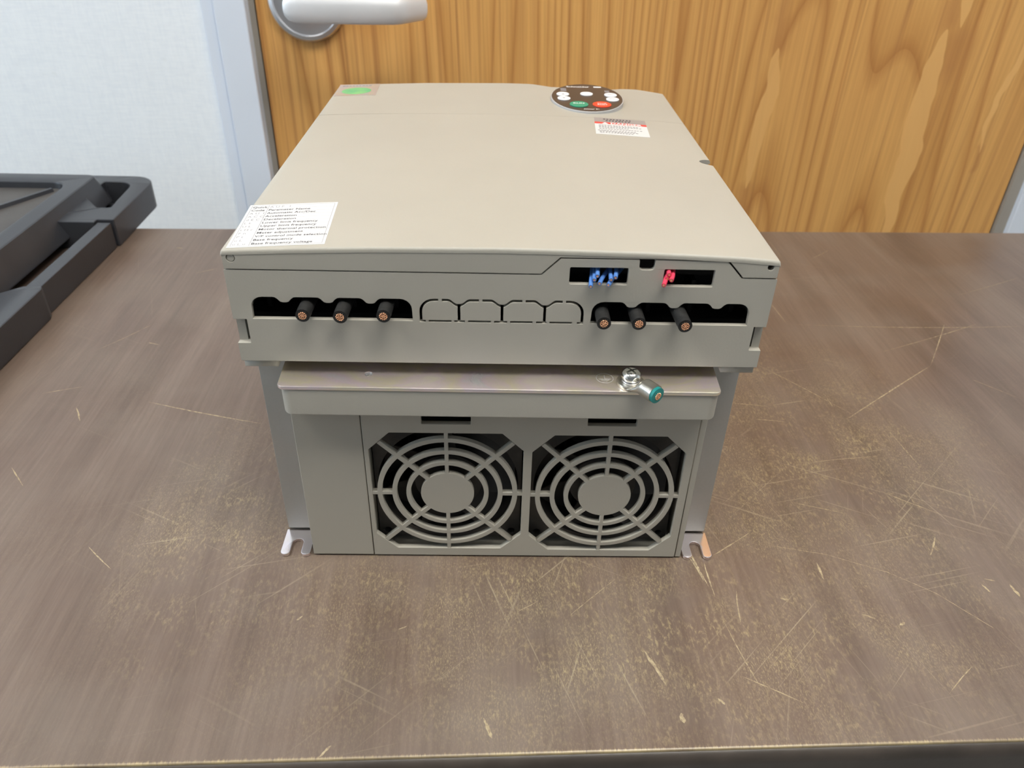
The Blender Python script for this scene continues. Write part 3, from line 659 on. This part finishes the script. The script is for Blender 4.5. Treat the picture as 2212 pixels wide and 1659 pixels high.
# fan housing
F1 = (-27.0, 47.0); F2 = (56.2, 46.4)
def octa(c, hx_=39.4, hz_=40.2, k=11.0):
    x, z = c; return rpoly([(x - hx_ + k, z - hz_), (x + hx_ - k, z - hz_), (x + hx_, z - hz_ + k), (x + hx_, z + hz_ - k), (x + hx_ - k, z + hz_), (x - hx_ + k, z + hz_), (x - hx_, z + hz_ - k), (x - hx_, z - hz_ + k)], .8, 2)
fb = front(plate([rect(-68.7, 99.8, 1.2, 104.9), octa(F1)[::-1], octa(F2)[::-1], rect(-39, -14.4, 92.8, 97.8, .5)[::-1], rect(43.6, 68.2, 92.8, 97.8, .5)[::-1]], 3.0, .2), 0, 3.0)
bx(fb, -68.7, -66.9, 3, 18, 1.2, 104.9); bx(fb, 97.8, 99.8, 3, 18, 1.2, 104.9); bx(fb, -66.9, 97.8, 3, 18, 1.2, 3.4)
mesh_obj('fan_panel', fb, 'beige_fan', drive)
sp_ = front(plate([rect(-102.6, -69.15, 1.2, 104.9, .3)], 18, .35), 0.05, 18); mesh_obj('side_panel', sp_, 'beige_fan', drive)
sp_ = front(plate([rect(100.2, 103.3, 0.8, 104.9, .3)], 18, .35), 0.4, 18); mesh_obj('side_panel', sp_, 'beige_fan', drive)

def make_fan(c):
    gx, gz = c; T = 2.9; y0 = 0.05
    g = mesh_obj('fan_grille', front(plate([circ(gx, gz, 14.0, 48)], T, .2), y0, T), 'beige_fan', drive, True)
    for r0, r1 in ((19.3, 21.7), (26.6, 29.1), (34.3, 36.9)):
        mesh_obj('grille_ring', front(plate([circ(gx, gz, r1, 72), circ(gx, gz, r0, 72)[::-1]], T, .2), y0 + .02, T), 'beige_fan', g, True)
    for k in range(8):
        a = k * pi / 4
        # octagon edge reached along this direction
        re_ = {0: 39.6, 1: 48.3, 2: 40.4, 3: 48.3}[k % 4]; ri = 28 if k % 4 == 0 else 13.0; hw = 1.0 if k % 2 == 0 else 1.15
        d = Vector((cos(a), sin(a))); n_ = Vector((-d.y, d.x)) * hw
        q = [Vector(c) + d * ri + n_, Vector(c) + d * ri - n_, Vector(c) + d * re_ - n_, Vector(c) + d * re_ + n_]
        mesh_obj('grille_spoke', front(plate([[tuple(p) for p in q]], T, .15), y0 + .05, T), 'beige_fan', g)
    # axial fan behind the grille
    fr_ = front(plate([rect(gx - 39.2, gx + 39.2, gz - 39.6, gz + 39.6, 3), circ(gx, gz, 37.4, 56)[::-1]] + [circ(gx + a * 34.5, gz + b * 35, 2.1, 16)[::-1] for a in (-1, 1) for b in (-1, 1)], 24, .4), 8.5, 24)
    f = mesh_obj('cooling_fan', fr_, 'fan', drive, True)
    hub = lathe([(0, 0), (17, 0), (18, 1.2), (18, 20), (0, 20)], 40); bmesh.ops.transform(hub, matrix=Matrix.Translation((gx, 30, gz)) @ Matrix.Rotation(pi / 2, 4, 'X'), verts=hub.verts[:])
    mesh_obj('fan_hub', hub, 'fan', f, True)
    for k in range(7):
        b = bmesh.new(); g_ = []
        for i in range(6):
            r = 17.5 + 18.5 * i / 5; row = []
            for j in range(6):
                t = j / 5; an = 2 * pi * k / 7 + (t - .5) * .95 + .25 * i / 5
                row.append((gx + r * cos(an), 12 + 15 * t + .8 * sin(pi * t), gz + r * sin(an)))
            g_.append(row)
        for off in (0, 1.0):
            V = [[b.verts.new((x, y + off, z)) for x, y, z in row] for row in g_]
            for i in range(5):
                for j in range(5): b.faces.new((V[i][j], V[i + 1][j], V[i + 1][j + 1], V[i][j + 1]))
        bmesh.ops.recalc_face_normals(b, faces=b.faces[:]); mesh_obj('fan_blade', b, 'fan', f, True)
make_fan(F1); make_fan(F2)
hs = bmesh.new()
for k in range(34): bx(hs, -66 + k * 4.9, -64.6 + k * 4.9, 36, 280, 3, 120)
mesh_obj('heatsink_fins', hs, 'fan', drive)

# ---- top labels -------------------------------------------------
def drape(bm, h):      # lay flat artwork (z=0) on the crowned cover
    for v in bm.verts: v.co.z += ztop(v.co.x) + h
    return bm
def subdiv_sheet(x0, x1, y0, y1, nx=10, r=0):
    bm = bmesh.new(); V = [[bm.verts.new((x0 + (x1 - x0) * i / nx, y, 0)) for y in (y0, y1)] for i in range(nx + 1)]
    for i in range(nx): bm.faces.new((V[i][0], V[i + 1][0], V[i + 1][1], V[i][1]))
    e = bmesh.ops.extrude_face_region(bm, geom=bm.faces[:])
    for v in e['geom']:
        if isinstance(v, bmesh.types.BMVert): v.co.z -= 0.12
    bmesh.ops.recalc_face_normals(bm, faces=bm.faces[:]); return bm
def flat_rect(bm, x0, x1, y0, y1, nx=1):
    V = [[bm.verts.new((x0 + (x1 - x0) * i / nx, y, 0)) for y in (y0, y1)] for i in range(nx + 1)]
    for i in range(nx): bm.faces.new((V[i][0], V[i + 1][0], V[i + 1][1], V[i][1]))
def place(bm, mtx, h): bmesh.ops.transform(bm, matrix=mtx, verts=bm.verts[:]); return drape(bm, h)
# parameter label
LW, LH = 41.8, 50.0
mx = Matrix.Translation((-118.7, 1.5, 0)) @ Matrix.Rotation(radians(3.2), 4, 'Z')
mxs = mx @ Matrix.Shear('XY', 4, (0.0, 0.0))
pl = mesh_obj('parameter_label', place(subdiv_sheet(0, LW, 0, LH), mx, 0.14), 'label', drive)
tx = bmesh.new(); ln = bmesh.new()
rows = [('Quick', 'A U F   I'), ('Code', 'Parameter Name'), ('A U  I', 'Automatic Acc/Dec'), ('A C C', 'Acceleration'), ('d E C', 'Deceleration'), ('L L', 'Lower limit frequency'), ('U L', 'Upper limit frequency'), ('t H r', 'Motor thermal protection'), ('F n', 'Meter adjustment'), ('P t', 'V/F control mode selection'), ('u L', 'Base frequency'), ('u L u', 'Base frequency voltage')]
bx0, bx1, by0, by1, cx_ = 1.3, LW - 1.3, 1.2, LH - 1.5, 9.3
rh = (by1 - by0) / 12; thin = bmesh.new()
for i, (a, b) in enumerate(rows):
    y = by1 - (i + 1) * rh + 1.05
    seg = i >= 2
    t = text_bm(a, 2.9, 'LEFT', 0.02, 0.98)
    join(thin if seg else tx, t, Matrix.Translation((bx0 + .5, y, 0)))
    join(thin if i == 0 else tx, text_bm(b, 2.9, 'LEFT', 0.02, 0.98), Matrix.Translation((cx_ + .6, y, 0)))
    if i: flat_rect(ln, bx0, bx1, by1 - i * rh - .06, by1 - i * rh + .06, 10)
for x in (bx0, cx_, bx1): flat_rect(thin, x - .11, x + .11, by0, by1)
for y in (by0, by1): flat_rect(thin, bx0, bx1, y - .11, y + .11, 10)
mesh_obj('label_text', place(tx, mx, 0.20), 'print', pl); mesh_obj('label_code_text', place(thin, mx, 0.19), 'printg', pl); mesh_obj('label_ruling', place(ln, mx, 0.17), 'printg', pl)
# danger label
DW, DH = 33.6, 37.5
mx = Matrix.Translation((58.0, 176.5, 0)) @ Matrix.Rotation(radians(-3.5), 4, 'Z')
dl = mesh_obj('danger_label', place(subdiv_sheet(0, DW, 0, DH, 8), mx, .14), 'label', drive)
b = bmesh.new(); flat_rect(b, 0, DW, DH - 10.2, DH, 8); mesh_obj('label_header', place(b, mx, .16), 'labelgrey', dl)
b = bmesh.new(); flat_rect(b, 0, DW, DH - 14.4, DH - 10.2, 8); mesh_obj('danger_band', place(b, mx, .17), 'danger', dl)
b = text_bm('DANGER', 5.0, 'LEFT', .12, 1.0); bmesh.ops.translate(b, verts=b.verts[:], vec=(10.2, DH - 14.1, 0))
v_ = [b.verts.new(p) for p in ((4.6, DH - 14.1, 0), (9.0, DH - 14.1, 0), (6.8, DH - 10.5, 0))]; b.faces.new(v_)
mesh_obj('danger_text', place(b, mx, .20), 'white', dl)
b = bmesh.new()
for y, x0, x1, n in ((DH - 4.2, 6, 25, 9), (DH - 7.6, 7.5, 24, 8), (DH - 18.2, 2.5, 28, 14), (DH - 20.6, 2.5, 30, 15), (DH - 23.0, 2.5, 22, 11), (DH - 26.2, 2.5, 30, 15), (DH - 29.8, 1.5, 26, 13), (DH - 32.0, 2.5, 27, 13), (DH - 34.2, 2.5, 24, 12)):
    st = (x1 - x0) / n; big = y > DH - 9
    for k in range(n): flat_rect(b, x0 + k * st, x0 + k * st + st * random.uniform(.55, .85), y, y + (2.2 if big else .9))
mesh_obj('fine_print', place(b, mx, .19), 'print', dl)
# foil sticker with green emblem
mx = Matrix.Translation((-119.5, 262.5, 0)) @ Matrix.Rotation(radians(1.5), 4, 'Z')
fs = mesh_obj('foil_sticker', place(subdiv_sheet(0, 29.5, 0, 34, 8), mx, .12), 'holo', drive)
b = plate([circ(14.5, 13.5, 10.6, 40, 9.6)], .02); mesh_obj('green_emblem', place(b, mx, .15), 'green', fs)
b = bmesh.new()
for k in range(9): flat_rect(b, 2.5 + k * 2.4, 2.5 + k * 2.4 + random.uniform(1.4, 2.1), 27.5, 30.0)
mesh_obj('sticker_print', place(b, mx, .16), 'printg', fs)

# ---- keypad ------------------------------------------------------
KX, KY, KA, KB = 59.6, 257.5, 24.8, 34.0
def kz(y): return 188.0 + (y - 223) * 0.026
def on_key(bm, h):
    for v in bm.verts: v.co.z += kz(v.co.y) + h
    return bm
def ell(cx, cy, a, b_, z0, z1, n=48, bev=.3):
    p = plate([circ(cx, cy, a, n, b_)], z1 - z0, bev); bmesh.ops.translate(p, verts=p.verts[:], vec=(0, 0, z0)); return p
kp = mesh_obj('keypad', on_key(ell(KX, KY, KA + .7, KB + 1.1, -4.5, -.25, 72, .4), 0), 'keyrim', drive, True)
mesh_obj('keypad_face', on_key(ell(KX, KY, KA, KB, -.3, 0, 72, .08), 0), 'keypad', kp)
for bxn, byn, a, b_, mt in ((42.9, 263.0, 4.5, 5.0, 'keywhite'), (43.0, 252.4, 4.5, 5.0, 'keywhite'), (59.9, 264.6, 4.5, 4.7, 'keywhite'), (76.8, 262.8, 4.5, 5.0, 'keywhite'), (77.0, 251.8, 4.5, 5.0, 'keywhite'), (52.4, 238.2, 6.4, 6.8, 'keygreen'), (68.2, 238.6, 6.4, 6.8, 'keyred')):
    mesh_obj('button', on_key(ell(bxn, byn, a, b_, -.05, .55, 36, .2), 0), mt, kp, True)
def key_art(name, bm, h, m_): mesh_obj(name, on_key(bm, h), m_, kp)
def ktext(t, size, x, y, al='CENTER', bold=.04, sx=1.0):
    b_ = text_bm(t, size, al, bold, sx); bmesh.ops.translate(b_, verts=b_.verts[:], vec=(x, y, 0)); return b_
def kbar(x0, x1, y0, y1): b_ = bmesh.new(); flat_rect(b_, x0, x1, y0, y1); return b_
key_art('brand_lettering', ktext('Schneider', 4.6, 46.6, 282.6, 'LEFT', .09, .92), .03, 'white')
key_art('brand_bar', kbar(66.8, 72.2, 282.8, 285.6), .03, 'white')
key_art('model_lettering', ktext('Altivar 31', 2.9, 60.2, 227.2, 'CENTER', .03, .95), .03, 'white')
key_art('button_lettering', ktext('RUN', 3.4, 52.4, 238.6, bold=.05, sx=1.1), .58, 'white')
key_art('button_lettering', ktext('STOP', 2.6, 68.2, 239.2), .58, 'white'); key_art('button_lettering', ktext('RESET', 2.6, 68.4, 236.3), .58, 'white')
key_art('button_lettering', ktext('ESC', 2.4, 76.8, 262.2), .58, 'printg'); key_art('button_lettering', ktext('ENT', 2.4, 77.0, 251.2), .58, 'printg')
for sgn, yy in ((1, 262.0), (-1, 252.4)):
    wt = bmesh.new(); v_ = [wt.verts.new((43 + a, yy + sgn * b__, 0)) for a, b__ in ((-1.4, -1), (1.4, -1), (0, 1.4))]; wt.faces.new(v_ if sgn > 0 else v_[::-1])
    key_art('arrow_mark', wt, .58, 'printg')
for k in range(3): key_art('status_mark', kbar(42.0, 46.2, 272.5 + k * 2.6, 274.0 + k * 2.6), .03, 'printg')
for k in range(2): key_art('status_mark', kbar(73.6, 77.0, 271.0 + k * 2.6, 272.4 + k * 2.6), .03, 'printg')

# ================================================================== CABLES
def strands(bm, c, d, r, n1=6, n2=12, sr=None):
    """bundle of strand ends round centre c facing direction d"""
    d = Vector(d).normalized(); u = d.cross(Vector((0, 0, 1))).normalized(); v = u.cross(d); sr = sr or r * .185
    pts = [(0, 0)] + [(r * .39 * cos(2 * pi * k / n1), r * .39 * sin(2 * pi * k / n1)) for k in range(n1)] + [(r * .77 * cos(2 * pi * k / n2 + .2), r * .77 * sin(2 * pi * k / n2 + .2)) for k in range(n2)]
    for a, b_ in pts:
        p = Vector(c) + u * a + v * b_
        tube(bm, [p - d * 1.0, p + d * random.uniform(-.05, .2), p + d * random.uniform(.22, .38)], sr, 8, rs=[sr, sr, sr * .55])
    return bm
def cable(end, back, r, label, name='power_cable', cr=0.6):
    d = (Vector(end) - Vector(back)).normalized()
    t = empty(name, end); tag(t, label, 'cable', 'cut black power cables')
    b = bmesh.new(); e = Vector(end)
    pts = [Vector(back), e - d * 3.2, e - d * 2.9, e - d * .25, e, e - d * .5]; rs = [r * 1.02, r * 1.02, r * .98, r, r * .93, r * cr]
    tube(b, pts, r, 28, True, rs); mesh_obj('insulation', b, 'insul', t, True)
    mesh_obj('copper_core', strands(bmesh.new(), e - d * .1, d, r * cr * 1.08), 'copper', t, True)
SL = 'black cut cable with copper end '
for e, bk, lb in (((-87.9, -7, 156.7), (-86.9, 34, 157.6), SL + 'below the parameter label, beside an empty slot'),
                  ((-71.4, -7.6, 156.6), (-70.0, 34, 157.4), SL + 'below the parameter label, middle of three'),
                  ((-52.4, -7, 157.0), (-51.0, 34, 157.4), SL + 'between the knockouts and two other cables'),
                  ((45.3, -8, 155.6), (45.0, 34, 156.6), SL + 'below the blue wires, beside the knockouts'),
                  ((61.0, -7.6, 155.4), (60.0, 34, 156.6), SL + 'straight above the ground screw'),
                  ((81.0, -10.5, 156.2), (78.5, 34, 157.4), SL + 'below the red wires, beside an empty slot')):
    cable(e, bk, 3.15, lb)
def wire(pts, r, m, label, group):
    t = empty('control_wire', pts[0]); tag(t, label, 'wire', group)
    P = spline(pts, 6); b = bmesh.new(); d = (P[0] - P[1]).normalized()
    P = [P[0] - d * .25, P[0]] + P[1:]; rs = [r * .55, r * .9] + [r] * (len(P) - 2)
    tube(b, P, r, 14, True, rs); mesh_obj('insulation', b, m, t, True)
    mesh_obj('copper_core', tube(bmesh.new(), [P[1] - d * .6, P[1] + d * .12, P[1] + d * .2], .5, 10, rs=[.5, .5, .3]), 'copper', t, True)
BL = 'thin blue cut wire poking out of the rectangular connector opening'
for p in (((38.3, -5, 172.2), (39.2, 2, 173.2), (40.5, 12, 175.5), (41, 22, 176)), ((39.9, -3, 174.4), (40.6, 4, 175), (41.3, 12, 176.8), (42, 22, 177.5)), ((41.2, -2.2, 175.9), (41.9, 4, 176.6), (42.8, 12, 178), (43.5, 22, 178)),
          ((42.2, -3.6, 173.1), (44.2, 2, 173.6), (48.0, 10, 174.4), (52, 22, 175)), ((46.1, -4, 172.6), (48.6, 2, 172.9), (53.8, 11, 173.8), (58, 22, 174.5)), ((47.2, -3, 174.6), (47.6, 4, 175.2), (48, 12, 176.4), (48.6, 22, 177)), ((49.2, -2, 175.2), (50.2, 4, 175.8), (51.4, 12, 177), (52.5, 22, 177.5))):
    wire(p, .98, 'blue', BL, 'blue control wires')
RL = 'thin red cut wire poking out of the rectangular connector opening'
for p in (((69.9, -5.6, 173.7), (71.6, -.5, 174.1), (73.8, 8, 176), (75, 22, 177)), ((71.9, -2, 175.1), (72.8, 3, 175.8), (74, 11, 177), (75.4, 22, 178.2)), ((72.5, -2, 177.0), (73, 4, 177.4), (73.6, 12, 178.4), (74.2, 22, 179)), ((73.3, -4, 175.3), (74.9, 1.5, 176.0), (76.2, 10, 177.8), (77, 22, 178.6))):
    wire(p, 1.02, 'red', RL, 'red control wires')

# ---- ground lug and screw on the zinc plate -------------------------
SX, SY, SZ = 61.0, -4.9, 121.6
lug = empty('cable_lug', (SX, SY, SZ)); tag(lug, 'tinned ring lug crimped on a green cut ground cable on zinc plate', 'cable lug')
E_ = Vector((71.4, -19.6, 124.8)); d = Vector((E_.x - SX, E_.y - SY, 0)).normalized(); n_ = Vector((-d.y, d.x, 0))
b = plate([circ(0, 0, 6.5, 36), circ(0, 0, 2.7, 20)[::-1]], 1.9, .3); bmesh.ops.translate(b, verts=b.verts[:], vec=(SX, SY, SZ))
sec = [(3.5, 5.6, 0.9, .95), (5.4, 5.0, 1.2, 1.25), (6.9, 4.4, 2.2, 2.3), (8.4, 4.1, 3.3, 3.6), (9.8, 4.1, 3.4, 4.0), (16.2, 4.15, 3.35, 4.1)]
rg = []
for s_, hw, zc, hh in sec:
    p = Vector((SX, SY, SZ)) + d * s_
    rg.append([b.verts.new(p + n_ * hw * math.copysign(abs(cos(a)) ** .8, cos(a)) + Vector((0, 0, max(zc, .9) + (hh if zc > 1.3 else .95) * math.copysign(abs(sin(a)) ** .8, sin(a))))) for a in [2 * pi * k / 24 for k in range(24)]])
for r0, r1 in zip(rg, rg[1:]):
    for k in range(24): b.faces.new((r0[k], r0[(k + 1) % 24], r1[(k + 1) % 24], r1[k]))
b.faces.new(rg[0]); b.faces.new(rg[-1][::-1])
for v in b.verts: v.co.z = max(v.co.z, SZ + .02) if (v.co.y > -12.5) else v.co.z
bmesh.ops.recalc_face_normals(b, faces=b.faces[:]); mesh_obj('lug_barrel', b, 'tin', lug, True)
e0 = Vector((SX, SY, SZ + 3.35)) + d * 15.2; e1 = Vector((SX, SY, SZ + 3.35)) + d * 18.0
b = tube(bmesh.new(), [e0, e1 - d * .3, e1, e1 - d * .3], 4, 32, True, [3.9, 3.9, 3.6, 2.0]); mesh_obj('green_insulation', b, 'teal', lug, True)
mesh_obj('copper_core', strands(bmesh.new(), e1 - d * .2 + Vector((.2, 0, -.3)), d, 2.0), 'copper', lug, True)
scw = empty('ground_screw', (SX, SY, SZ)); tag(scw, 'shiny pan head cross screw clamping the green cable lug to the plate', 'screw')
b = bmesh.new()
for k, (r0, h0) in enumerate(((4.3, 1.95), (4.1, 3.05))):
    w_ = plate([circ(0, 0, r0, 32), circ(0, 0, 2.2, 20)[::-1]], .85, .2); bmesh.ops.translate(w_, verts=w_.verts[:], vec=(SX, SY, SZ + h0)); join(b, w_)
mesh_obj('lock_washer', b, 'steel', scw, True)
hd = lathe([(0, 0), (4.5, 0), (4.7, .5), (4.65, 1.6), (4.1, 2.7), (3.0, 3.4), (1.5, 3.75), (0, 3.85)], 40)
cr = bmesh.new(); bx(cr, -2.9, 2.9, -.55, .55, 1.7, 6); c2 = bmesh.new(); bx(c2, -.55, .55, -2.9, 2.9, 1.7, 6)
hd = boolean(boolean(hd, cr), c2)
bmesh.ops.transform(hd, matrix=Matrix.Translation((SX, SY, SZ + 3.95)) @ Matrix.Rotation(radians(30), 4, 'Z'), verts=hd.verts[:])
mesh_obj('screw_head', hd, 'chrome', scw, True)
